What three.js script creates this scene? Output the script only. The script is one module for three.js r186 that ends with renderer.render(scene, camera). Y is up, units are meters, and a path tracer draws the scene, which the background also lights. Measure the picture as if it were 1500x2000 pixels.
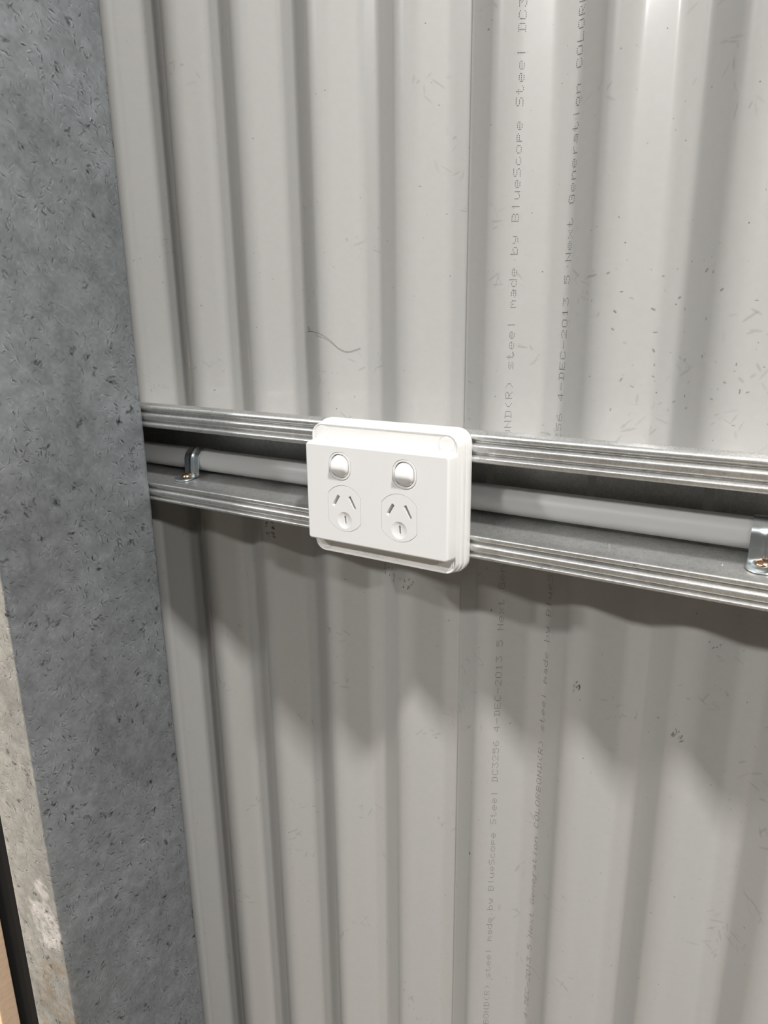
import * as THREE from 'three';
import { RectAreaLightUniformsLib } from 'three/addons/lights/RectAreaLightUniformsLib.js';
import { mergeGeometries, toCreasedNormals } from 'three/addons/utils/BufferGeometryUtils.js';
import { FontLoader } from 'three/addons/loaders/FontLoader.js';
import { TextGeometry } from 'three/addons/geometries/TextGeometry.js';
import { Brush, Evaluator, SUBTRACTION } from 'three-bvh-csg';

// ---------------------------------------------------------------- camera, lamps, exposure
const scene = new THREE.Scene();
scene.background = new THREE.Color(0x000000);
const renderer = new THREE.WebGLRenderer({ antialias: true });
renderer.toneMapping = THREE.LinearToneMapping;
renderer.toneMappingExposure = 1.0;
renderer.shadowMap.enabled = true;
RectAreaLightUniformsLib.init();

const camera = new THREE.PerspectiveCamera(71.06, 0.75, 0.01, 50);
camera.position.set(0.256527, 0.127167, 0.431894);
camera.up.set(-0.134183, 0.961780, -0.238692);
camera.lookAt(0.256527 - 0.504780, 0.127167 - 0.273616, 0.431894 - 0.818737);

// [x, y, z, luminance, size] of the ceiling lamps (built as fittings further down)
const LAMPS = [
  { at: [1.08, 1.90, 0.77], nits: 740, size: 0.17, label: 'square white ceiling lamp hanging nearest the corrugated wall' },
  { at: [-2.40, 2.30, 3.10], nits: 370, size: 0.30, label: 'square white ceiling lamp hanging out in the left half of the shed' },
  { at: [4.37, 2.30, 3.10], nits: 540, size: 0.30, label: 'square white ceiling lamp hanging far out in the right half of the shed' },
  { at: [-0.70, 2.30, 3.10], nits: 430, size: 0.18, label: 'small square ceiling lamp hanging straight out from the power outlet' },
];
const WORK_LAMP = { at: [-1.45, 0.55, 0.42], aim: [-0.29, -0.28, 0.16], nits: 980, w: 0.26, h: 0.20 };
const WORK_COLOUR = new THREE.Color().setRGB(1.0, 0.82, 0.62);
const LAMP_COLOUR = new THREE.Color().setRGB(1.0, 0.992, 0.98);

// ---------------------------------------------------------------- helpers
const MM = 0.001;
let seed = 20131204;
const rnd = () => { seed = (seed * 1664525 + 1013904223) >>> 0; return seed / 4294967296; };
const rr = (a, b) => a + (b - a) * rnd();
const lin = (r, g, b) => new THREE.Color().setRGB(r, g, b);

const taken = {};
function numbered(name) {
  if (!(name in taken)) { taken[name] = 0; return name; }
  taken[name] += 1;
  return name + '_' + String(taken[name]).padStart(3, '0');
}
function put(o, parent) {
  if (o.isMesh) { o.castShadow = true; o.receiveShadow = true; }
  (parent || scene).add(o);
  return o;
}
// a part: geometry given in millimetres
function part(name, geo, mat, parent) {
  geo.scale(MM, MM, MM);
  const m = new THREE.Mesh(geo, mat);
  m.name = parent ? name : numbered(name);
  return put(m, parent);
}
function thing(name, label, category, [x, y, z] = [0, 0, 0], group) {
  const g = new THREE.Group();
  g.name = numbered(name);
  g.position.set(x * MM, y * MM, z * MM);
  g.userData = { label, category };
  if (group) g.userData.group = group;
  return put(g);
}
function tag(o, label, category, group) {
  o.userData = { label, category };
  if (group) o.userData.group = group;
  return o;
}
function structure(o, label) { o.userData = { kind: 'structure', label, category: o.name.split('_')[0] }; return o; }

// strips between successive rows of points (each row: array of Vector3), uv given per point
function gridGeometry(rows, uvs, closedRow = false) {
  const pos = [], uv = [];
  const n = rows[0].length;
  for (let i = 0; i + 1 < rows.length; i++) for (let j = 0; j < (closedRow ? n : n - 1); j++) {
    const k = (j + 1) % n;
    const q = [[i, j], [i + 1, j], [i + 1, k], [i, j], [i + 1, k], [i, k]];
    for (const [a, b] of q) {
      const p = rows[a][b];
      pos.push(p.x, p.y, p.z);
      if (uvs) uv.push(uvs[a][b][0], uvs[a][b][1]); else uv.push(p.x * MM, p.y * MM);
    }
  }
  const g = new THREE.BufferGeometry();
  g.setAttribute('position', new THREE.Float32BufferAttribute(pos, 3));
  g.setAttribute('uv', new THREE.Float32BufferAttribute(uv, 2));
  return g;
}
// outline of an open polyline given a thickness (offset to the left of travel)
function thicken(pts, t) {
  const off = pts.map((p, i) => {
    const a = pts[Math.max(0, i - 1)], b = pts[Math.min(pts.length - 1, i + 1)];
    const dx = b[0] - a[0], dy = b[1] - a[1], l = Math.hypot(dx, dy);
    return [p[0] - dy / l * t, p[1] + dx / l * t];
  });
  return pts.concat(off.reverse());
}
// round the corners of a polyline: points [x, y, r]
function rounded(pts, n = 6) {
  const out = [];
  pts.forEach((p, i) => {
    const r = p[2] || 0;
    if (!r || i === 0 || i === pts.length - 1) { out.push([p[0], p[1]]); return; }
    const a = pts[i - 1], b = pts[i + 1];
    let ux = a[0] - p[0], uy = a[1] - p[1], vx = b[0] - p[0], vy = b[1] - p[1];
    const lu = Math.hypot(ux, uy), lv = Math.hypot(vx, vy);
    ux /= lu; uy /= lu; vx /= lv; vy /= lv;
    const half = Math.acos(Math.max(-1, Math.min(1, ux * vx + uy * vy))) / 2;
    const d = Math.min(r / Math.tan(half), lu * 0.49, lv * 0.49);
    for (let k = 0; k <= n; k++) {
      const t = k / n, A = [p[0] + ux * d, p[1] + uy * d], B = [p[0] + vx * d, p[1] + vy * d];
      const w = (1 - t) * (1 - t), m = 2 * t * (1 - t), e = t * t;
      out.push([A[0] * w + p[0] * m + B[0] * e, A[1] * w + p[1] * m + B[1] * e]);
    }
  });
  return out;
}
// sweep a closed outline along an axis; place(a, b, s) -> Vector3; ends closed
function prism(outline, s0, s1, place, crease = 0.6) {
  const n = outline.length, rows = [[], []], uvs = [[], []];
  let acc = 0;
  for (let i = 0; i <= n; i++) {
    const p = outline[i % n];
    if (i) acc += Math.hypot(p[0] - outline[i - 1][0], p[1] - outline[i - 1][1]);
    rows[0].push(place(p[0], p[1], s0)); rows[1].push(place(p[0], p[1], s1));
    uvs[0].push([acc * MM, s0 * MM]); uvs[1].push([acc * MM, s1 * MM]);
  }
  const side = gridGeometry(rows, uvs);
  const contour = outline.map((p) => new THREE.Vector2(p[0], p[1]));
  const faces = THREE.ShapeUtils.triangulateShape(contour, []);
  const pos = [], uv = [];
  for (const s of [s0, s1]) for (const f of faces) for (const i of f) {
    const v = place(outline[i][0], outline[i][1], s); pos.push(v.x, v.y, v.z); uv.push(outline[i][0] * MM, outline[i][1] * MM);
  }
  const cap = new THREE.BufferGeometry();
  cap.setAttribute('position', new THREE.Float32BufferAttribute(pos, 3));
  cap.setAttribute('uv', new THREE.Float32BufferAttribute(uv, 2));
  const g = mergeGeometries([side, cap]);
  return toCreasedNormals(g, crease);
}
function boxGeo(x0, x1, y0, y1, z0, z1) {
  const g = new THREE.BoxGeometry(x1 - x0, y1 - y0, z1 - z0);
  g.translate((x0 + x1) / 2, (y0 + y1) / 2, (z0 + z1) / 2);
  return g;
}
// rounded-rectangle ring points, counter-clockwise
function rrPoints(w, h, r, seg = 8) {
  const out = [], cx = w / 2 - r, cy = h / 2 - r;
  [[1, 1, 0], [-1, 1, 1], [-1, -1, 2], [1, -1, 3]].forEach(([sx, sy, q]) => {
    for (let i = 0; i <= seg; i++) {
      const a = (q + i / seg) * Math.PI / 2;
      out.push([sx * cx + r * Math.cos(a), sy * cy + r * Math.sin(a)]);
    }
  });
  return out;
}
function shapeOf(points, holes = []) {
  const s = new THREE.Shape(points.map((p) => new THREE.Vector2(p[0], p[1])));
  for (const h of holes) s.holes.push(new THREE.Path(h.map((p) => new THREE.Vector2(p[0], p[1]))));
  return s;
}
// loft of rounded rectangles: levels [w, h, r, z]
function loftRings(levels, crease = 0.7) {
  const rows = levels.map(([w, h, r, z]) => rrPoints(w, h, r).map((p) => new THREE.Vector3(p[0], p[1], z)));
  rows.forEach((r) => r.push(r[0].clone()));
  const g = gridGeometry(rows);
  return toCreasedNormals(g, crease);
}
const plain = (g) => { const q = g.index ? g.toNonIndexed() : g; for (const k of Object.keys(q.attributes)) if (!['position', 'normal', 'uv'].includes(k)) q.deleteAttribute(k); return q; };
const join = (list) => mergeGeometries(list.map(plain));

// smooth value noise on a lattice, tiling over the texture
function noiseField(w, h, cell) {
  const gw = Math.max(1, Math.round(w / cell)), gh = Math.max(1, Math.round(h / cell));
  const g = new Float32Array(gw * gh).map(() => rnd());
  const f = new Float32Array(w * h);
  for (let y = 0; y < h; y++) {
    const v = y / h * gh, j = Math.floor(v), b = v - j, sb = b * b * (3 - 2 * b), j0 = (j % gh) * gw, j1 = ((j + 1) % gh) * gw;
    for (let x = 0; x < w; x++) {
      const u = x / w * gw, i = Math.floor(u), a = u - i, sa = a * a * (3 - 2 * a), i0 = i % gw, i1 = (i + 1) % gw;
      f[y * w + x] = (g[j0 + i0] * (1 - sa) + g[j0 + i1] * sa) * (1 - sb) + (g[j1 + i0] * (1 - sa) + g[j1 + i1] * sa) * sb;
    }
  }
  return f;
}
// add a soft-edged rotated ellipse to a field
function stamp(f, w, h, cx, cy, a, b, ang, amount) {
  const R = Math.ceil(Math.max(a, b)) + 1, c = Math.cos(ang), s = Math.sin(ang);
  for (let dy = -R; dy <= R; dy++) for (let dx = -R; dx <= R; dx++) {
    const u = (dx * c + dy * s) / a, v = (-dx * s + dy * c) / b, d = u * u + v * v;
    if (d > 1.3) continue;
    const k = d < 0.6 ? 1 : (1.3 - d) / 0.7;
    const x = ((Math.round(cx) + dx) % w + w) % w, y = ((Math.round(cy) + dy) % h + h) % h;
    f[y * w + x] += amount * k;
  }
}
function fieldTexture(f, w, h, colour, srgb = true) {
  const d = new Uint8Array(w * h * 4);
  for (let i = 0; i < w * h; i++) {
    const c = colour(f[i], i);
    d[i * 4] = c[0]; d[i * 4 + 1] = c[1]; d[i * 4 + 2] = c[2]; d[i * 4 + 3] = 255;
  }
  const t = new THREE.DataTexture(d, w, h, THREE.RGBAFormat);
  t.wrapS = t.wrapT = THREE.RepeatWrapping;
  t.magFilter = THREE.LinearFilter; t.minFilter = THREE.LinearMipmapLinearFilter; t.generateMipmaps = true;
  if (srgb) t.colorSpace = THREE.SRGBColorSpace;
  t.needsUpdate = true;
  return t;
}
const clamp8 = (v) => Math.max(0, Math.min(255, Math.round(v)));

// ---------------------------------------------------------------- corrugated profile
const PITCH = 75.9355, CREST_X = -255.308, CREST_Z = -60.5, DEPTH = 16.5;
const PROFILE = (() => {                      // half a wave: [dx from crest, z]; rounded crest, flat pan with a tighter bend
  const z1 = CREST_Z - DEPTH;
  const full = rounded([[-PITCH / 2, z1, 0], [-30.6, z1, 12], [-6.6, CREST_Z, 22], [6.6, CREST_Z, 22], [30.6, z1, 12], [PITCH / 2, z1, 0]], 12);
  return [[0, CREST_Z]].concat(full.filter((p) => p[0] > 0.05));
})();
function wallZ(x) {
  let ph = (((x - CREST_X) % PITCH) + PITCH) % PITCH; if (ph > PITCH / 2) ph = PITCH - ph;
  for (let i = 0; i + 1 < PROFILE.length; i++) if (ph <= PROFILE[i + 1][0]) {
    const [a, za] = PROFILE[i], [b, zb] = PROFILE[i + 1]; return za + (zb - za) * (ph - a) / Math.max(1e-6, b - a);
  }
  return CREST_Z - DEPTH;
}
function wallNormal(x) { const d = (wallZ(x + 0.4) - wallZ(x - 0.4)) / 0.8, l = Math.hypot(1, d); return [-d / l, 1 / l]; }

// ---------------------------------------------------------------- materials
// painted sheet: one colour with specks and smudges of dirt
function sheetTexture(marks, count) {
  const w = 1331, h = 2048, f = new Float32Array(w * h);
  const n1 = noiseField(w, h, 260), n2 = noiseField(w, h, 5);
  for (let i = 0; i < w * h; i++) f[i] = (n1[i] - 0.5) * 0.018 + (n2[i] - 0.5) * 0.012;
  const sx = w / 0.78, sy = h / 1.2;          // texels per metre
  for (let k = 0; k < count; k++) {
    const x = rnd() * w, y = rnd() * h, s = rr(0.2, 0.42) * MM * (rnd() < 0.06 ? 1.7 : 1);
    const e = rnd() < 0.2 ? rr(1.6, 2.8) : rr(1, 1.4);
    stamp(f, w, h, x, y, s * sx * e, s * sx * 0.8, rr(0, Math.PI), -(rnd() < 0.25 ? rr(0.3, 0.75) : rr(0.07, 0.25)));
  }
  for (let k = 0; k < count / 8; k++) {       // rubbed smudges: small clusters of faint strokes
    const x = rnd() * w, y = rnd() * h;
    for (let q = 0; q < 7; q++) stamp(f, w, h, x + rr(-22, 22), y + rr(-15, 15), rr(2, 9), rr(0.8, 1.6), rr(0, Math.PI), -rr(0.02, 0.09));
  }
  for (const [x, y, a, b, ang, amt] of marks) stamp(f, w, h, x * MM * sx, (y * MM + 0.6) * sy, Math.max(0.8, a * MM * sx), Math.max(0.8, b * MM * sx), ang, -amt);
  return fieldTexture(f, w, h, (v) => { const k = Math.max(0.06, 1 + v); return [clamp8(186 * k), clamp8(184.5 * k), clamp8(180.5 * k)]; });
}
const LAP_X = 18.5;                           // left edge of the right-hand sheet
const SHEET_W = PITCH * 10;
const leftMark = (x, y, a, b, t, s) => [x - (LAP_X - SHEET_W), y, a, b, t, s];
const rightMark = (x, y, a, b, t, s) => [x - LAP_X, y, a, b, t, s];
const marksL = [];
for (let i = 0; i < 16; i++) marksL.push(leftMark(-281 + rr(-0.3, 0.3), 322 - i * 1.7, rr(0.4, 1.0), 0.35, Math.PI / 2, rr(0.5, 0.9)));
for (let i = 0; i < 26; i++) marksL.push(leftMark(rr(-56, -20), rr(-104, -88), rr(0.4, 1.8), 0.4, rr(0.6, 2.4), rr(0.2, 0.7)));
for (let i = 0; i < 14; i++) marksL.push(leftMark(-176 + rr(-6, 6), -72 + rr(-9, 9), rr(0.8, 2.6), rr(0.5, 1.2), rr(0, 3), rr(0.1, 0.4)));
marksL.push(leftMark(30, -108, 3.2, 0.45, 2.2, 0.8));
const marksR = [];
for (let i = 0; i < 9; i++) marksR.push(rightMark(125 + rr(-4, 4), -152 + rr(-4, 4), rr(0.8, 2.4), 0.4, rr(0.8, 1.8), rr(0.15, 0.45)));
for (let i = 0; i < 9; i++) marksR.push(rightMark(198 + rr(-5, 5), -170 + rr(-5, 5), rr(0.8, 2.4), 0.4, rr(0.6, 1.9), rr(0.15, 0.5)));
for (let i = 0; i < 5; i++) marksR.push(rightMark(214 + rr(-4, 4), -98 + rr(-4, 4), rr(0.3, 0.6), 0.35, rr(0, 3), rr(0.4, 0.8)));
for (let i = 0; i < 60; i++) marksR.push(rightMark(rr(120, 260), rr(40, 150), rr(0.35, 1.5), 0.35, rr(0, 3), rr(0.06, 0.4)));
const paint = (map) => new THREE.MeshPhysicalMaterial({ map, roughness: 0.35, metalness: 0, clearcoat: 0.6, clearcoatRoughness: 0.12, side: THREE.DoubleSide });
const sheetMatL = paint(sheetTexture(marksL, 900)), sheetMatR = paint(sheetTexture(marksR, 1700));

// galvanised steel of the column: spangle flecks, rolling scratches, bloom and dirt on the front flange
const GW = 768, GH = 2048, GU = 0.48, GV = 1.25;      // metres covered
const galvField = (() => {
  const f = new Float32Array(GW * GH), a = noiseField(GW, GH, 90), b = noiseField(GW, GH, 14), c = noiseField(GW, GH, 4);
  for (let i = 0; i < GW * GH; i++) f[i] = (a[i] - 0.5) * 0.12 + (b[i] - 0.5) * 0.14 + (c[i] - 0.5) * 0.10;
  // feathery spangle: short curved strokes, tapered, many with a pale edge; here and there a ragged dark flake
  const stroke = (x, y, ang, len, wid, curl, amt) => {
    const n = Math.max(3, Math.round(len));
    for (let i = 0; i < n; i++) {
      const t = i / (n - 1), a = ang + curl * (t - 0.5), w = wid * (0.35 + 0.65 * Math.sin(Math.PI * t));
      stamp(f, GW, GH, x, y, Math.max(0.75, w), Math.max(0.75, w * 0.8), a, amt / (1 + w * 0.8));
      x += Math.cos(a) * 1.1; y += Math.sin(a) * 1.1;
    }
  };
  for (let k = 0; k < 30000; k++) {
    const x = rnd() * GW, y = rnd() * GH, q = rnd();
    const patch = a[(y | 0) * GW + (x | 0)];                    // strokes run together in patches
    const ang = patch * 5 + rr(-0.7, 0.7) + (rnd() < 0.25 ? 1.57 : 0), L = rr(2.5, 9), curl = rr(-1.6, 1.6);
    if (q < 0.02) { const n = 3 + (rnd() * 4 | 0); for (let i = 0; i < n; i++) stroke(x + rr(-4, 4), y + rr(-5, 5), ang + rr(-0.8, 0.8), rr(4, 9), rr(1.2, 2.4), curl, -rr(0.14, 0.3)); }
    else if (q < 0.5) { const m = rr(0.1, 0.42) * (0.4 + patch); stroke(x, y, ang, L, rr(0.7, 1.5), curl, -m); stroke(x - Math.sin(ang) * 1.7, y + Math.cos(ang) * 1.7, ang, L * 0.9, 0.75, curl, m * 0.7); }
    else stroke(x, y, ang, L, rr(0.7, 1.2), curl, rr(0.03, 0.16));
  }
  for (let k = 0; k < 30; k++) { const x = rnd() * GW, y = rnd() * GH, L = rr(60, 300), s = rr(-0.09, 0.06); for (let i = 0; i < L; i++) stamp(f, GW, GH, x + i * 0.01, y + i, 1, 1, 0, s * 0.6); }
  return f;
})();
const galvTint = new Float32Array(GW * GH);            // + white bloom, - brown dirt
const galvMap = () => fieldTexture(galvField, GW, GH, (v, i) => {
  const k = Math.max(0.25, 1 + v), t = galvTint[i];
  if (t >= 0) return [clamp8((142 + t * 60) * k), clamp8((146 + t * 58) * k), clamp8((149 + t * 62) * k)];
  return [clamp8((142 + t * 6) * k), clamp8((146 + t * 18) * k), clamp8((149 + t * 32) * k)];
});
const galvBump = fieldTexture(galvField, GW, GH, (v) => { const k = clamp8(128 + v * 190); return [k, k, k]; }, false);

const grainTex = (() => {
  const w = 512, h = 512, f = new Float32Array(w * h), a = noiseField(w, h, 2), b = noiseField(w, h, 9), c = noiseField(w, h, 60);
  for (let i = 0; i < w * h; i++) f[i] = (a[i] - 0.5) * 0.12 + (b[i] - 0.5) * 0.06 + (c[i] - 0.5) * 0.07;
  for (let k = 0; k < 60; k++) stamp(f, w, h, rnd() * w, rnd() * h, rr(1, 4), rr(0.8, 1.6), rr(0, 3), -rr(0.1, 0.3));
  return { map: fieldTexture(f, w, h, (v) => { const k = 1 + v; return [clamp8(212 * k), clamp8(212 * k), clamp8(210 * k)]; }), bump: fieldTexture(f, w, h, (v) => { const k = clamp8(128 + v * 260); return [k, k, k]; }, false) };
})();
for (const t of [grainTex.map, grainTex.bump]) t.repeat.set(6, 6);
const railMat = new THREE.MeshStandardMaterial({ map: grainTex.map, bumpMap: grainTex.bump, bumpScale: 0.00003, metalness: 0.86, roughness: 0.4 });
const conduitMat = new THREE.MeshPhysicalMaterial({ color: lin(0.58, 0.58, 0.575), roughness: 0.42 });
const zincMat = new THREE.MeshStandardMaterial({ color: lin(0.80, 0.86, 0.88), metalness: 1, roughness: 0.27 });
const screwMat = new THREE.MeshStandardMaterial({ color: lin(0.72, 0.48, 0.32), metalness: 1, roughness: 0.24 });
const plasticMat = new THREE.MeshPhysicalMaterial({ color: lin(0.90, 0.89, 0.86), roughness: 0.36 });
const plasticGloss = new THREE.MeshPhysicalMaterial({ color: lin(0.92, 0.91, 0.89), roughness: 0.24 });
const inkMat = new THREE.MeshStandardMaterial({ color: lin(0.05, 0.05, 0.05), roughness: 0.6, side: THREE.DoubleSide });
const blackMat = new THREE.MeshStandardMaterial({ color: lin(0.004, 0.004, 0.004), roughness: 0.9 });
const concreteMat = (() => {
  const w = 512, h = 512, f = new Float32Array(w * h), a = noiseField(w, h, 40), b = noiseField(w, h, 3);
  for (let i = 0; i < w * h; i++) f[i] = (a[i] - 0.5) * 0.2 + (b[i] - 0.5) * 0.14;
  const t = fieldTexture(f, w, h, (v) => { const k = 1 + v; return [clamp8(76 * k), clamp8(74 * k), clamp8(70 * k)]; });
  return new THREE.MeshStandardMaterial({ map: t, roughness: 0.7 });
})();
const shellMat = new THREE.MeshStandardMaterial({ color: lin(0.16, 0.155, 0.145), roughness: 0.6 });
const roofMat = new THREE.MeshStandardMaterial({ color: lin(0.2, 0.2, 0.2), roughness: 0.6 });

// ---------------------------------------------------------------- shed shell
const FLOOR = -1150, ROOF = 2800, XL = -6000, XR = 7000, ZF = 6500, ZB = -85;
structure(part('floor', boxGeo(XL - 200, XR + 200, FLOOR - 150, FLOOR, ZB - 200, ZF + 200), concreteMat), 'grey concrete floor of the shed');
structure(part('ceiling', boxGeo(XL - 200, XR + 200, ROOF, ROOF + 80, ZB - 200, ZF + 200), roofMat), 'pale roof lining of the shed');
structure(part('wall_left', boxGeo(XL - 80, XL, FLOOR, ROOF, ZB - 80, ZF + 80), shellMat), 'pale far left wall of the shed');
structure(part('wall_right', boxGeo(XR, XR + 80, FLOOR, ROOF, ZB - 80, ZF + 80), shellMat), 'pale far right wall of the shed');
structure(part('wall_front', boxGeo(XL, XR, FLOOR, ROOF, ZF, ZF + 80), shellMat), 'pale wall of the shed behind the viewer');

// the corrugated wall: sheets that lap, each a part
const wallBack = new THREE.Group();
wallBack.name = 'wall_back';
structure(wallBack, 'light grey corrugated steel wall sheeting with vertical ribs');
wallBack.userData.category = 'wall';
put(wallBack);
function sheetGeometry(x0, lift) {
  const xs = [], end = x0 + SHEET_W + 34;      // runs under its neighbour by a lap
  const step = PITCH / 64;
  for (let x = x0; x < end; x += step) xs.push(x);
  xs.push(end);
  const rows = [[], []], back = [[], []], uvs = [[], []];
  for (const x of xs) {
    const z = wallZ(x) + lift, [nx, nz] = wallNormal(x), t = 0.5;
    [FLOOR, ROOF].forEach((y, i) => {
      rows[i].push(new THREE.Vector3(x, y, z)); back[i].push(new THREE.Vector3(x - nx * t, y, z - nz * t));
      uvs[i].push([(x - x0) * MM / 0.78, (y * MM + 0.6) / 1.2]);
    });
  }
  const f = gridGeometry([rows[1], rows[0]], [uvs[1], uvs[0]]), b = gridGeometry(back, uvs);
  const e = gridGeometry([[rows[0][0], back[0][0]], [rows[1][0], back[1][0]]], [[uvs[0][0], uvs[0][0]], [uvs[1][0], uvs[1][0]]]);
  return toCreasedNormals(mergeGeometries([f, b, e]), 0.5);
}
const sheets = [];
for (let k = -8; k <= 8; k++) {
  const m = part('corrugated_sheet', sheetGeometry(LAP_X + k * SHEET_W, (k % 2) ? 0 : 0.7), k >= 0 ? sheetMatR : sheetMatL, wallBack);
  if (k) m.name = 'corrugated_sheet_' + String(k + 8 + 1).padStart(3, '0');
  sheets[k] = m;
}

// dot-matrix ink lettering that runs up the sheet
const GLYPHS = {
  '(': [0, 28, 34, 65, 0], ')': [0, 65, 34, 28, 0], '-': [8, 8, 8, 8, 8], 0: [62, 65, 65, 65, 62], 1: [0, 66, 127, 64, 0],
  2: [66, 97, 81, 73, 70], 3: [33, 65, 69, 75, 49], 4: [24, 20, 18, 127, 16], 5: [39, 69, 69, 69, 57], 6: [60, 74, 73, 73, 48],
  B: [127, 73, 73, 73, 54], C: [62, 65, 65, 65, 34], D: [65, 127, 65, 65, 62], E: [127, 73, 73, 73, 65], G: [62, 65, 73, 73, 122],
  L: [127, 64, 64, 64, 64], N: [127, 4, 8, 16, 127], O: [62, 65, 65, 65, 62], R: [127, 9, 25, 41, 70], S: [70, 73, 73, 73, 49],
  a: [32, 84, 84, 84, 120], b: [127, 72, 68, 68, 56], c: [56, 68, 68, 68, 32], d: [56, 68, 68, 72, 127], e: [56, 84, 84, 84, 24],
  i: [0, 0, 125, 0, 0], l: [0, 0, 127, 0, 0], m: [124, 4, 24, 4, 120], n: [124, 8, 4, 4, 120], o: [56, 68, 68, 68, 56],
  p: [124, 20, 20, 20, 8], r: [0, 124, 8, 4, 4], s: [72, 84, 84, 84, 36], t: [4, 63, 68, 64, 32], u: [60, 64, 64, 32, 124],
  x: [68, 40, 16, 40, 68], y: [12, 80, 80, 80, 60],
};
const MESSAGE = 'Next Generation COLORBOND(R) steel made by BlueScope Steel DC3256 4-DEC-2013 5 ';
function lettering(name, xMid, lift, anchorIndex, anchorY, pitch, sheet) {
  const pos = [], rowStep = 0.64, a = 0.3;
  const from = Math.floor((-620 - anchorY) / pitch), to = Math.ceil((480 - anchorY) / pitch);
  for (let k = from; k <= to; k++) {
    const ch = MESSAGE[(((k + anchorIndex) % MESSAGE.length) + MESSAGE.length) % MESSAGE.length], g = GLYPHS[ch];
    if (!g) continue;
    g.forEach((bits, c) => {
      for (let r = 0; r < 7; r++) if (bits & (1 << r)) {
        const y = anchorY + k * pitch + (c - 2) * pitch / 6.4 + rr(-0.05, 0.05), x = xMid + (r - 3) * rowStep;
        const z = wallZ(x) + lift + 0.12, [nx, nz] = wallNormal(x), hx = a * nz, hz = -a * nx, hy = 0.36;
        // a small lozenge lying on the sheet
        const q = [[-hx, 0, -hz], [0, -hy, 0], [hx, 0, hz], [0, hy, 0]].map((o) => [x + o[0], y + o[1], z + o[2]]);
        for (const i of [0, 1, 2, 0, 2, 3]) pos.push(...q[i]);
      }
    });
  }
  const g = new THREE.BufferGeometry();
  g.setAttribute('position', new THREE.Float32BufferAttribute(pos, 3));
  g.setAttribute('uv', new THREE.Float32BufferAttribute(new Float32Array(pos.length / 3 * 2), 2));
  g.computeVertexNormals();
  const m = part(name, g, inkMat, sheet);
  m.userData.kind = 'stuff';
  m.userData.label = 'line of black dot printed lettering running up the sheet';
}
lettering('printed_lettering', 59.3, 0.7, 29, 86.4, 7.07, sheets[0]);
lettering('printed_lettering', 93.6, 0.7, 66, 64.4, 7.3, sheets[0]);

// ---------------------------------------------------------------- galvanised column (C section)
{
  const X0 = -258.6, X1 = -331, Z1 = 148.5, t = 2.4, r = 5.5;
  const path = rounded([[X1, 18, 0], [X1, 1.2, 4], [X0, 1.2, r], [X0, Z1, r], [X1, Z1, 4], [X1, Z1 - 16, 0]], 7);
  // arc length of the front flange, to place the bloom and the dirt
  const flange0 = 16.8 + (X0 - X1) + (Z1 - 1.2) - 6;
  const nA = noiseField(GW, GH, 24), nB = noiseField(GW, GH, 7);
  for (let j = 0; j < GH; j++) for (let i = 0; i < GW; i++) {
    const u = i / GW * GU * 1000 - flange0, y = (j / GH * GV - 0.72) * 1000, q = j * GW + i, n = nA[q] * 0.6 + nB[q] * 0.4;
    if (u < 0 || u > 76) continue;
    const e = ((u - 26) / 24) ** 2 + ((y + 402) / 40) ** 2 + (n - 0.5) * 2.2;
    if (e < 1) galvTint[q] = Math.min(1, (1 - e) * 1.6) * 0.7;
    else if (y < -440 && n > 0.42 && u < 60) galvTint[q] = -Math.min(1, (n - 0.42) * 5) * Math.min(1, (-440 - y) / 20) * 0.7;
  }
  const map = galvMap();
  const outline = thicken(path, t);
  const g = prism(outline, FLOOR, ROOF, (a, b, s) => new THREE.Vector3(a, s, b));
  const uv = g.attributes.uv;
  for (let i = 0; i < uv.count; i++) uv.setXY(i, uv.getX(i) / GU, (uv.getY(i) + 0.72) / GV);
  const mat = new THREE.MeshStandardMaterial({ map, bumpMap: galvBump, bumpScale: 0.0003, metalness: 0.55, roughness: 0.5, side: THREE.DoubleSide });
  const m = part('steel_column', g, mat);
  tag(m, 'tall galvanised steel column with spangled grey finish at the left', 'column');
}

// ---------------------------------------------------------------- girt rail (hat section, open side to the room)
const SHELF = (z) => -22.6 + (z + 3) / (-58) * 6.5;     // upper side of the lower web
{
  const half = [[46.0, -9.0, 0], [48.7, -6.0, 3], [46.8, 0.4, 5], [43.2, 1.3, 3.5], [41.6, -2.4, 1.6], [40.8, -2.4, 1.2], [38.8, 1.4, 3.4], [34.4, 0.4, 3], [33.2, -2.4, 1.4], [32.6, -2.4, 1.2], [30.6, 1.5, 4], [27.2, 0.4, 4], [26.2, -5, 4]];
  const lower = [[-22.6, -5, 4], [-24.0, 1.4, 4], [-27.4, 0.4, 3], [-28.4, -2.3, 1.4], [-29.0, -2.3, 1.2], [-31.0, 1.4, 3.2], [-35.2, 0.3, 3], [-36.1, -2.2, 1.2], [-36.7, -2.2, 1.2], [-38.3, 1.0, 2.6], [-40.4, 0.2, 2.6], [-41.2, -3.4, 2], [-40.0, -7.5, 0]];
  const pts = half.concat([[20.5, -60, 2.5], [-17.0, -60, 2.5]], lower).map((p) => [p[1], p[0], p[2]]);
  const path = rounded(pts, 5);
  const g = prism(thicken(path, -0.9), -5900, 6900, (a, b, s) => new THREE.Vector3(s, b, a), 0.5);
  const uv = g.attributes.uv;                 // swap so that v runs across
  for (let i = 0; i < uv.count; i++) uv.setXY(i, uv.getY(i), uv.getX(i));
  tag(part('girt_rail', g, railMat), 'horizontal galvanised hat section rail with ribbed flanges across the corrugated wall', 'rail');
}

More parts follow.
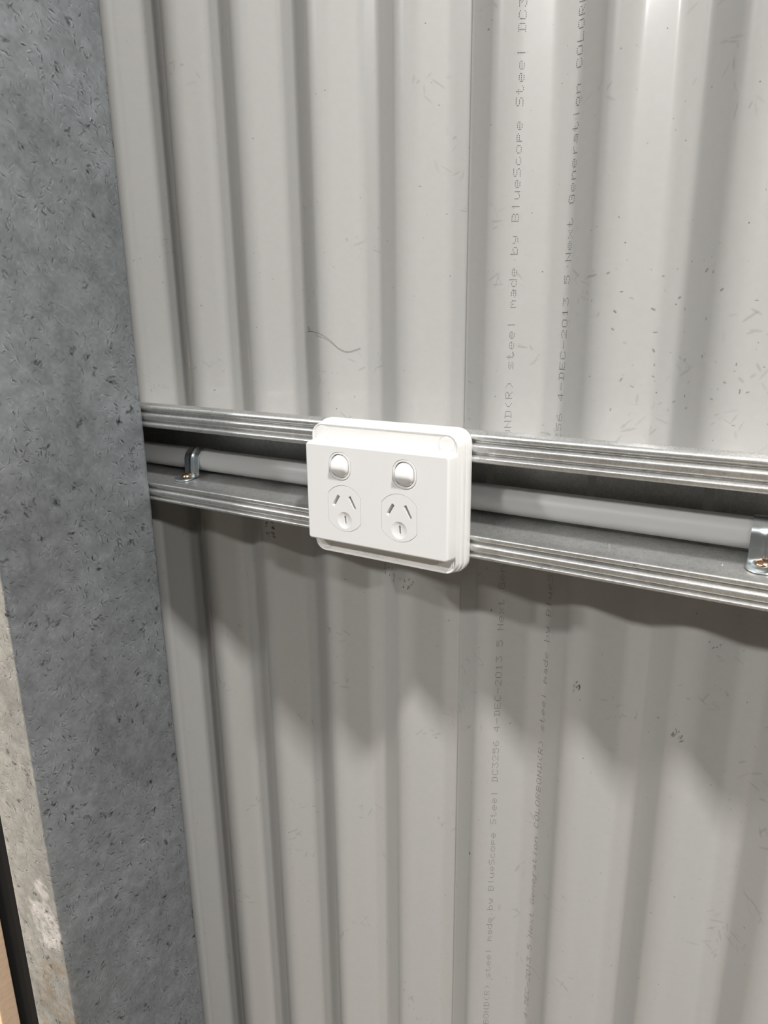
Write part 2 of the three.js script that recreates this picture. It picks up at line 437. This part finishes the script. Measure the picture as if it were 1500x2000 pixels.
// ---------------------------------------------------------------- conduit
const CY = -6.5, CZ = -38.2, CR = 10;
{
  const g = new THREE.CylinderGeometry(CR, CR, 11000, 40, 1);
  g.rotateZ(Math.PI / 2); g.translate(500, CY, CZ);
  tag(part('electrical_conduit', g, conduitMat), 'round pale grey plastic conduit lying inside the rail channel', 'conduit');
}

// ---------------------------------------------------------------- saddle clips
function saddleGeometry() {
  const path = [];                              // [z, y, halfWidth]
  const W = 8.8, tip = -8.5;
  for (let i = 0; i <= 12; i++) { const z = tip - 17.5 * i / 12, d = tip - z; path.push([z, SHELF(z) + 0.3, d < 7 ? W * Math.sqrt(Math.max(0.06, 1 - ((7 - d) / 7.4) ** 2)) : W]); }
  path.push([-26.7, SHELF(-26.7) + 0.7, W], [-27.2, SHELF(-27) + 2.2, W], [-27.4, -12, W]);
  for (let i = 0; i <= 22; i++) { const a = Math.PI * i / 22; path.push([CZ + Math.cos(a) * (CR + 0.35), CY + Math.sin(a) * (CR + 0.35), W]); }
  path.push([CZ - CR - 0.4, -11, W], [CZ - CR - 0.4, SHELF(-49) + 0.4, W], [-56, SHELF(-56) + 0.3, W]);
  const nx = 16, T = 1.2, top = [], bot = [];
  path.forEach((p, i) => {
    const a = path[Math.max(0, i - 1)], b = path[Math.min(path.length - 1, i + 1)];
    const dz = b[0] - a[0], dy = b[1] - a[1], l = Math.hypot(dz, dy), nz = dy / l, ny = -dz / l;
    const ribbed = i > 12 ? 1 : Math.max(0, (i - 9) / 3);
    const rt = [], rb = [];
    for (let j = 0; j <= nx; j++) {
      const x = (j / nx * 2 - 1) * p[2], rib = 0.9 * Math.exp(-((x / 1.7) ** 2)) * ribbed;
      // pressed ring around the fixing hole on the foot
      const dh = Math.hypot(x, (p[0] + 19.5)), ring = i <= 12 ? 0.7 * Math.exp(-(((dh - 5.6) / 1.1) ** 2)) : 0;
      const o = T + rib + ring;
      rt.push(new THREE.Vector3(x, p[1] + ny * o, p[0] + nz * o)); rb.push(new THREE.Vector3(x, p[1], p[0]));
    }
    top.push(rt); bot.push(rb);
  });
  const edge = (k) => gridGeometry(top.map((r, i) => [r[k], bot[i][k]]));
  return toCreasedNormals(mergeGeometries([gridGeometry(top), gridGeometry(bot), edge(0), edge(nx), gridGeometry([top[0], bot[0]])]), 0.7);
}
function screwGeometry() {
  const prof = [[0, 3.0], [1.9, 2.9], [3.4, 2.4], [4.4, 1.5], [4.8, 0.6], [4.8, 0], [0, 0]].reverse().map((p) => new THREE.Vector2(p[0], p[1]));
  const head = new Brush(new THREE.LatheGeometry(prof, 28)); head.updateMatrixWorld();
  const ev = new Evaluator(); ev.attributes = ['position', 'normal', 'uv']; ev.useGroups = false;
  let out = head;
  for (const a of [0.4, 0.4 + Math.PI / 2]) {
    const b = new THREE.BoxGeometry(4.2, 2.6, 0.95); b.rotateY(a); b.translate(0, 3.0, 0);
    const br = new Brush(b); br.updateMatrixWorld();
    out = ev.evaluate(out, br, SUBTRACTION); out.updateMatrixWorld();
  }
  return out.geometry;
}
const saddleGeo = saddleGeometry(), screwGeo = screwGeometry();
function saddle(x, label) {
  const t = thing('conduit_saddle', label, 'bracket', [x, 0, 0], 'metal conduit saddles on the rail');
  part('strap', saddleGeo.clone(), zincMat, t);
  const s = screwGeo.clone(); s.rotateX(0.11); s.translate(0, SHELF(-19.5) + 1.4, -19.5);
  const m = part('screw', s, screwMat, t);
  m.userData.label = 'copper coloured pan head screw';
}
saddle(-233.7, 'shiny zinc conduit saddle on the rail beside the galvanised column');
saddle(238, 'shiny zinc conduit saddle at the right edge with copper coloured screw');

// bright drilling chips lying on the lower web
const chipGeo = new THREE.TetrahedronGeometry(0.75, 0);
[[-247, -20], [-246, -15.5], [-243, -29], [-229, -8.5], [-226, -10.5], [-214, -30], [-211, -24], [-203, -17], [146, -12], [150, -16], [193, -10], [217, -16]].forEach(([x, z], i) => {
  const g = chipGeo.clone(); g.rotateX(i * 1.3); g.rotateY(i * 2.1); g.scale(1, 0.6, 1); g.translate(x, SHELF(z) + 0.45, z);
  const m = part('metal_chip', g, zincMat);
  if (i < 8) tag(m, 'tiny bright metal chip on the rail ledge around the left saddle', 'chip', 'metal chips by the left saddle');
  else tag(m, 'tiny bright metal chip on the rail ledge towards the right saddle', 'chip', 'metal chips by the right saddle');
});

// ---------------------------------------------------------------- double power outlet
const font = await new FontLoader().loadAsync('fonts/droid/droid_sans_regular.typeface.json');
{
  const t = thing('power_outlet', 'white double power outlet with two switches on a white mounting block', 'power outlet', [0, 0, 0]);
  // mounting block in three tiers with a rim round its front
  const bx = -0.5, by = -0.1;
  const block = join([
    loftRings([[121.4, 100.3, 9.6, 1.0], [122, 100.9, 10, 1.6], [122, 100.9, 10, 6.6], [121.4, 100.3, 9.8, 7.3], [119.8, 98.7, 9.2, 7.6]]),
    loftRings([[119.8, 98.7, 9.2, 7.6], [119.4, 98.3, 9.2, 8.0], [119.9, 98.8, 9.4, 8.4], [119.9, 98.8, 9.4, 11.6], [119.4, 98.3, 9.2, 12.2], [117.9, 96.8, 8.6, 12.5]]),
    loftRings([[117.9, 96.8, 8.6, 12.5], [117.7, 96.5, 8.6, 13.0], [117.7, 96.5, 8.6, 17.6], [117.1, 95.9, 8.4, 18.2], [115.9, 94.7, 7.9, 18.2], [115.5, 94.3, 7.8, 18.1], [115.1, 93.9, 7.6, 17.7]]),
    new THREE.ShapeGeometry(shapeOf(rrPoints(115.1, 93.9, 7.6))).translate(0, 0, 17.7),
    new THREE.ShapeGeometry(shapeOf(rrPoints(121.4, 100.3, 9.6))).rotateX(Math.PI).translate(0, 0, 1.0),
  ]);
  block.translate(bx, by, 0);
  const blockMesh = part('mounting_block', block, plasticMat, t);
  for (const [sx, sy] of [[-1, 1], [1, 1], [1, -1], [-1, -1]]) {
    const cap = new THREE.LatheGeometry([[0, 0.55], [5.0, 0.55], [5.35, 0.3], [5.4, -0.3], [5.75, -0.3], [5.8, 0.3], [6.2, 0.3], [6.3, -0.1]].map((p) => new THREE.Vector2(p[0], p[1])), 40);
    cap.rotateX(Math.PI / 2); cap.translate(bx + sx * 50.2, by + sy * 41.2, 17.6);
    part('screw_cap', cap, plasticMat, blockMesh);
  }
  const tg = new TextGeometry('POWERMATE 0035', { font, size: 3.4, depth: 0.35, curveSegments: 4, bevelEnabled: false });
  tg.computeBoundingBox();
  const tw = tg.boundingBox.max.x - tg.boundingBox.min.x;
  tg.scale(41 / tw, 1, 1); tg.translate(-23.2, -46.4, 17.6);
  part('embossed_lettering', tg, plasticMat, blockMesh);

  // face plate: soft-edged tapered cover with openings for the switches and sockets
  const SW = [[-27.6, 20.9], [24.6, 20.7]], SO = [[-24.7, -9.5], [20.3, -10.1]];
  const at = (pts, c) => pts.map((p) => [p[0] + c[0], p[1] + c[1]]);
  const socketOutline = (g) => { const R = 17 - g, hw = 14 - g, a = Math.acos(hw / R), out = []; for (let i = 0; i <= 24; i++) { const q = a + (Math.PI - 2 * a) * i / 24; out.push([R * Math.cos(q), R * Math.sin(q)]); } for (let i = 0; i <= 24; i++) { const q = Math.PI + a + (Math.PI - 2 * a) * i / 24; out.push([R * Math.cos(q), R * Math.sin(q)]); } return out; };
  const swOutline = (g) => rrPoints(18.8 - 2 * g, 20.2 - 2 * g, 8.6 - g, 10);
  const holes = [...SW.map((c) => at(swOutline(0), c)), ...SO.map((c) => at(socketOutline(0), c))];
  const front = new THREE.ExtrudeGeometry(shapeOf(rrPoints(112, 69, 1.2), holes), { depth: 10.5, bevelEnabled: false, curveSegments: 1 });
  front.translate(0, 0, 19);
  const plate = join([front,
    loftRings([[116.2, 73.8, 3.2, 18.2], [116.8, 74.4, 3.4, 18.7], [116.2, 73.6, 3.2, 22], [115.0, 72.2, 2.6, 27.2], [114.5, 71.6, 2.4, 28.5], [113.6, 70.7, 2.0, 29.2], [112.7, 69.7, 1.6, 29.46], [112, 69, 1.2, 29.5]], 0.9)]);
  part('face_plate', toCreasedNormals(plate, 0.6), plasticGloss, t);

  for (const c of SW) {
    const bezel = new THREE.ExtrudeGeometry(shapeOf(at(swOutline(0.36), c), [at(rrPoints(15.2, 17.2, 7.2, 10), c)]), { depth: 7.6, bevelEnabled: true, bevelThickness: 0.25, bevelSize: 0.15, bevelOffset: -0.15, bevelSegments: 2, curveSegments: 1 });
    bezel.translate(0, 0, 21.9);
    const back = new THREE.ShapeGeometry(shapeOf(at(swOutline(0.3), c))); back.translate(0, 0, 22);
    const bz = part('switch_bezel', join([bezel, back]), plasticGloss, t);
    // rocker: rises from the top edge to a rounded ridge, then falls steeply
    const ring = rrPoints(14.5, 16.5, 6.9, 12); ring.push(ring[0]);
    const rows = [];
    const NR = 26;
    const height = (y) => { const a = 1.3 + (8.2 - y) * 0.38, b = 0.8 + (y + 7.9) * 0.62, k = 0.9; return -k * Math.log(Math.exp(-a / k) + Math.exp(-b / k)); };
    for (let i = 0; i <= NR; i++) {
      const q = i / NR, row = [];
      for (const [px, py] of ring) { const x = px * q, y = py * q; row.push(new THREE.Vector3(c[0] + x, c[1] + y, 28.6 + height(y) * (1 - Math.pow(q, 14)) - Math.pow(q, 14) * 0.8)); }
      rows.push(row);
    }
    rows.push(ring.map(([px, py]) => new THREE.Vector3(c[0] + px, c[1] + py, 22.5)));
    part('rocker', toCreasedNormals(gridGeometry(rows), 0.8), plasticGloss, bz);
  }
  for (const c of SO) {
    const slot = (cx, cy, w, h, a) => [[-w / 2, -h / 2], [w / 2, -h / 2], [w / 2, h / 2], [-w / 2, h / 2]].map(([x, y]) => [c[0] + cx + x * Math.cos(a) - y * Math.sin(a), c[1] + cy + x * Math.sin(a) + y * Math.cos(a)]);
    const slots = [slot(-6.9, 5.2, 2.3, 9.6, -0.55), slot(6.9, 5.2, 2.3, 9.6, 0.50)];
    const dimple = []; for (let i = 0; i < 32; i++) dimple.push([c[0] + 6.2 * Math.cos(i / 16 * Math.PI), c[1] - 8.6 + 6.2 * Math.sin(i / 16 * Math.PI)]);
    const ins = new THREE.ExtrudeGeometry(shapeOf(at(socketOutline(0.26), c), [...slots, dimple]), { depth: 6.5, bevelEnabled: false, curveSegments: 1 });
    ins.translate(0, 0, 23.0);
    // shallow dish round the earth slot
    const sl = slot(0, -8.5, 1.9, 6.2, 0), dish = [];
    for (let k = 0; k <= 6; k++) {
      const q = k / 6, row = [];
      for (let i = 0; i <= 32; i++) {
        const [ox, oy] = dimple[i % 32], a = (i % 32) / 16 * Math.PI, ux = Math.cos(a), uy = Math.sin(a), m = Math.min(0.95 / Math.max(1e-4, Math.abs(ux)), 3.1 / Math.max(1e-4, Math.abs(uy)));
        const ix = c[0] + ux * m, iy = c[1] - 8.5 + uy * m;
        row.push(new THREE.Vector3(ox + (ix - ox) * q, oy + (iy - oy) * q, 29.5 - 0.9 * Math.sin(q * Math.PI / 2)));
      }
      dish.push(row);
    }
    const well = [dish[6], dish[6].map((v) => new THREE.Vector3(v.x, v.y, 23))];
    const backPlate = new THREE.ShapeGeometry(shapeOf(at(socketOutline(0.26), c))); backPlate.translate(0, 0, 23.0);
    part('socket_insert', join([ins, toCreasedNormals(gridGeometry(dish), 0.8), toCreasedNormals(gridGeometry(well), 0.5), backPlate]), plasticGloss, t);
  }
}

// ---------------------------------------------------------------- hair stuck to the sheet
{
  const line = (pts, r) => new THREE.TubeGeometry(new THREE.CatmullRomCurve3(pts.map(([x, y]) => new THREE.Vector3(x, y, wallZ(x) + 0.35 + (x > -131 ? 0.4 : 0)))), 60, r, 5);
  const g = join([
    line([[-132, 108.1], [-123, 108.8], [-108, 107.5], [-102.8, 105.6], [-97.7, 102.4], [-90.8, 95.5], [-85, 92.9], [-80.9, 93.9], [-76.4, 95.6]], 0.13),
    line([[-128, 112.5], [-126.5, 110], [-125.5, 108.6]], 0.2),
  ]);
  tag(part('hair_strand', g, new THREE.MeshStandardMaterial({ color: lin(0.06, 0.05, 0.035), roughness: 0.6 })), 'thin dark hair strand curling on the corrugated sheet above the rail', 'hair');
}

// ---------------------------------------------------------------- behind the column: black cabinet and a pale board
{
  const t = thing('storage_cabinet', 'black storage cabinet in shade beyond the galvanised column', 'cabinet', [-660, FLOOR, 40]);
  part('body', boxGeo(-300, 300, 60, 1750, -36, 62), blackMat, t);
  part('plinth', boxGeo(-290, 290, 0, 60, -34, 50), blackMat, t);
  part('door', boxGeo(-297, -2, 66, 1744, 62, 78), blackMat, t);
  part('door', boxGeo(2, 297, 66, 1744, 62, 78), blackMat, t);
  const h = new THREE.CylinderGeometry(4, 4, 120, 16); h.translate(-20, 900, 88);
  part('handle', h, blackMat, t);
}
{
  const w = 256, h = 1024, f = new Float32Array(w * h), a = noiseField(w, h, 6);
  const g2 = noiseField(w, 32, 5);
  for (let y = 0; y < h; y++) for (let x = 0; x < w; x++) f[y * w + x] = (g2[(Math.floor(y / 32) % 32) * w + x] - 0.5) * 0.05 + (a[y * w + x] - 0.5) * 0.05;
  const tex = fieldTexture(f, w, h, (v) => { const k = 1 + v; return [clamp8(205 * k), clamp8(178 * k), clamp8(152 * k)]; });
  const g = new THREE.ExtrudeGeometry(shapeOf(rrPoints(88, 1100, 1.5, 3)), { depth: 16, bevelEnabled: true, bevelSize: 1, bevelThickness: 1, bevelOffset: -1, bevelSegments: 2 });
  const uv = g.attributes.uv; for (let i = 0; i < uv.count; i++) uv.setXY(i, uv.getX(i) / 128, uv.getY(i) / 512);
  g.translate(-462, FLOOR + 550, 125);
  tag(part('timber_board', g, new THREE.MeshStandardMaterial({ map: tex, roughness: 0.7 })), 'pale tan board standing at the bottom left corner', 'board');
}

// ---------------------------------------------------------------- ceiling lamps
const housingMat = new THREE.MeshStandardMaterial({ color: lin(0.7, 0.7, 0.7), roughness: 0.5 });
const glowMat = new THREE.MeshStandardMaterial({ color: lin(0.8, 0.8, 0.8), emissive: LAMP_COLOUR, emissiveIntensity: 4, roughness: 0.6 });
for (const L of LAMPS) {
  const [x, y, z] = L.at.map((v) => v * 1000), s = L.size * 500;
  const t = thing('ceiling_lamp', L.label, 'lamp', [x, y, z], 'ceiling lamps of the shed');
  part('housing', join([boxGeo(-s - 20, s + 20, 12, 60, -s - 20, s + 20), boxGeo(-s - 20, -s, 0, 12, -s - 20, s + 20), boxGeo(s, s + 20, 0, 12, -s - 20, s + 20), boxGeo(-s, s, 0, 12, -s - 20, -s), boxGeo(-s, s, 0, 12, s, s + 20)]), housingMat, t);
  part('diffuser', boxGeo(-s, s, 3, 12, -s, s), glowMat, t);
  const rod = new THREE.CylinderGeometry(8, 8, ROOF - y - 60, 12); rod.translate(0, 60 + (ROOF - y - 60) / 2, 0);
  part('hanger_rod', rod, housingMat, t);
  const light = new THREE.RectAreaLight(LAMP_COLOUR, L.nits, L.size, L.size);
  light.name = 'lamp_light';
  light.position.set(0, -0.004, 0);
  light.rotation.x = -Math.PI / 2;
  t.add(light);
}

// ---------------------------------------------------------------- warm work lamp on a stand, left of the column
{
  const W = WORK_LAMP, [x, y, z] = W.at.map((v) => v * 1000), t = thing('work_lamp', 'warm work lamp on a tripod stand left of the black cabinet', 'lamp', [x, FLOOR, z]);
  const H = y - FLOOR;
  const pole = new THREE.CylinderGeometry(12, 12, H - 60, 16); pole.translate(-60, (H - 60) / 2 + 30, 0);
  part('pole', pole, housingMat, t);
  for (let k = 0; k < 3; k++) {
    const a = k / 3 * Math.PI * 2 + 0.5, leg = new THREE.CylinderGeometry(9, 9, 420, 12);
    leg.rotateZ(0.9); leg.translate(165, 132, 0); leg.rotateY(a); leg.translate(-60, 4, 0);
    part('leg', leg, housingMat, t);
  }
  const head = new THREE.Group(); head.name = 'lamp_head'; head.position.set(0, H * MM, 0); t.add(head);
  head.lookAt(new THREE.Vector3(...W.aim));
  const hw = W.w * 500, hh = W.h * 500;
  part('housing', boxGeo(-hw - 12, hw + 12, -hh - 12, hh + 12, -60, -8), housingMat, head);
  part('diffuser', boxGeo(-hw, hw, -hh, hh, -8, 0), new THREE.MeshStandardMaterial({ color: lin(0.8, 0.8, 0.8), emissive: WORK_COLOUR, emissiveIntensity: 4, roughness: 0.6 }), head);
  const light = new THREE.RectAreaLight(WORK_COLOUR, W.nits, W.w, W.h);
  light.name = 'lamp_light'; light.position.set(0, 0, 0.004); light.rotation.y = Math.PI; head.add(light);
}

renderer.render(scene, camera);
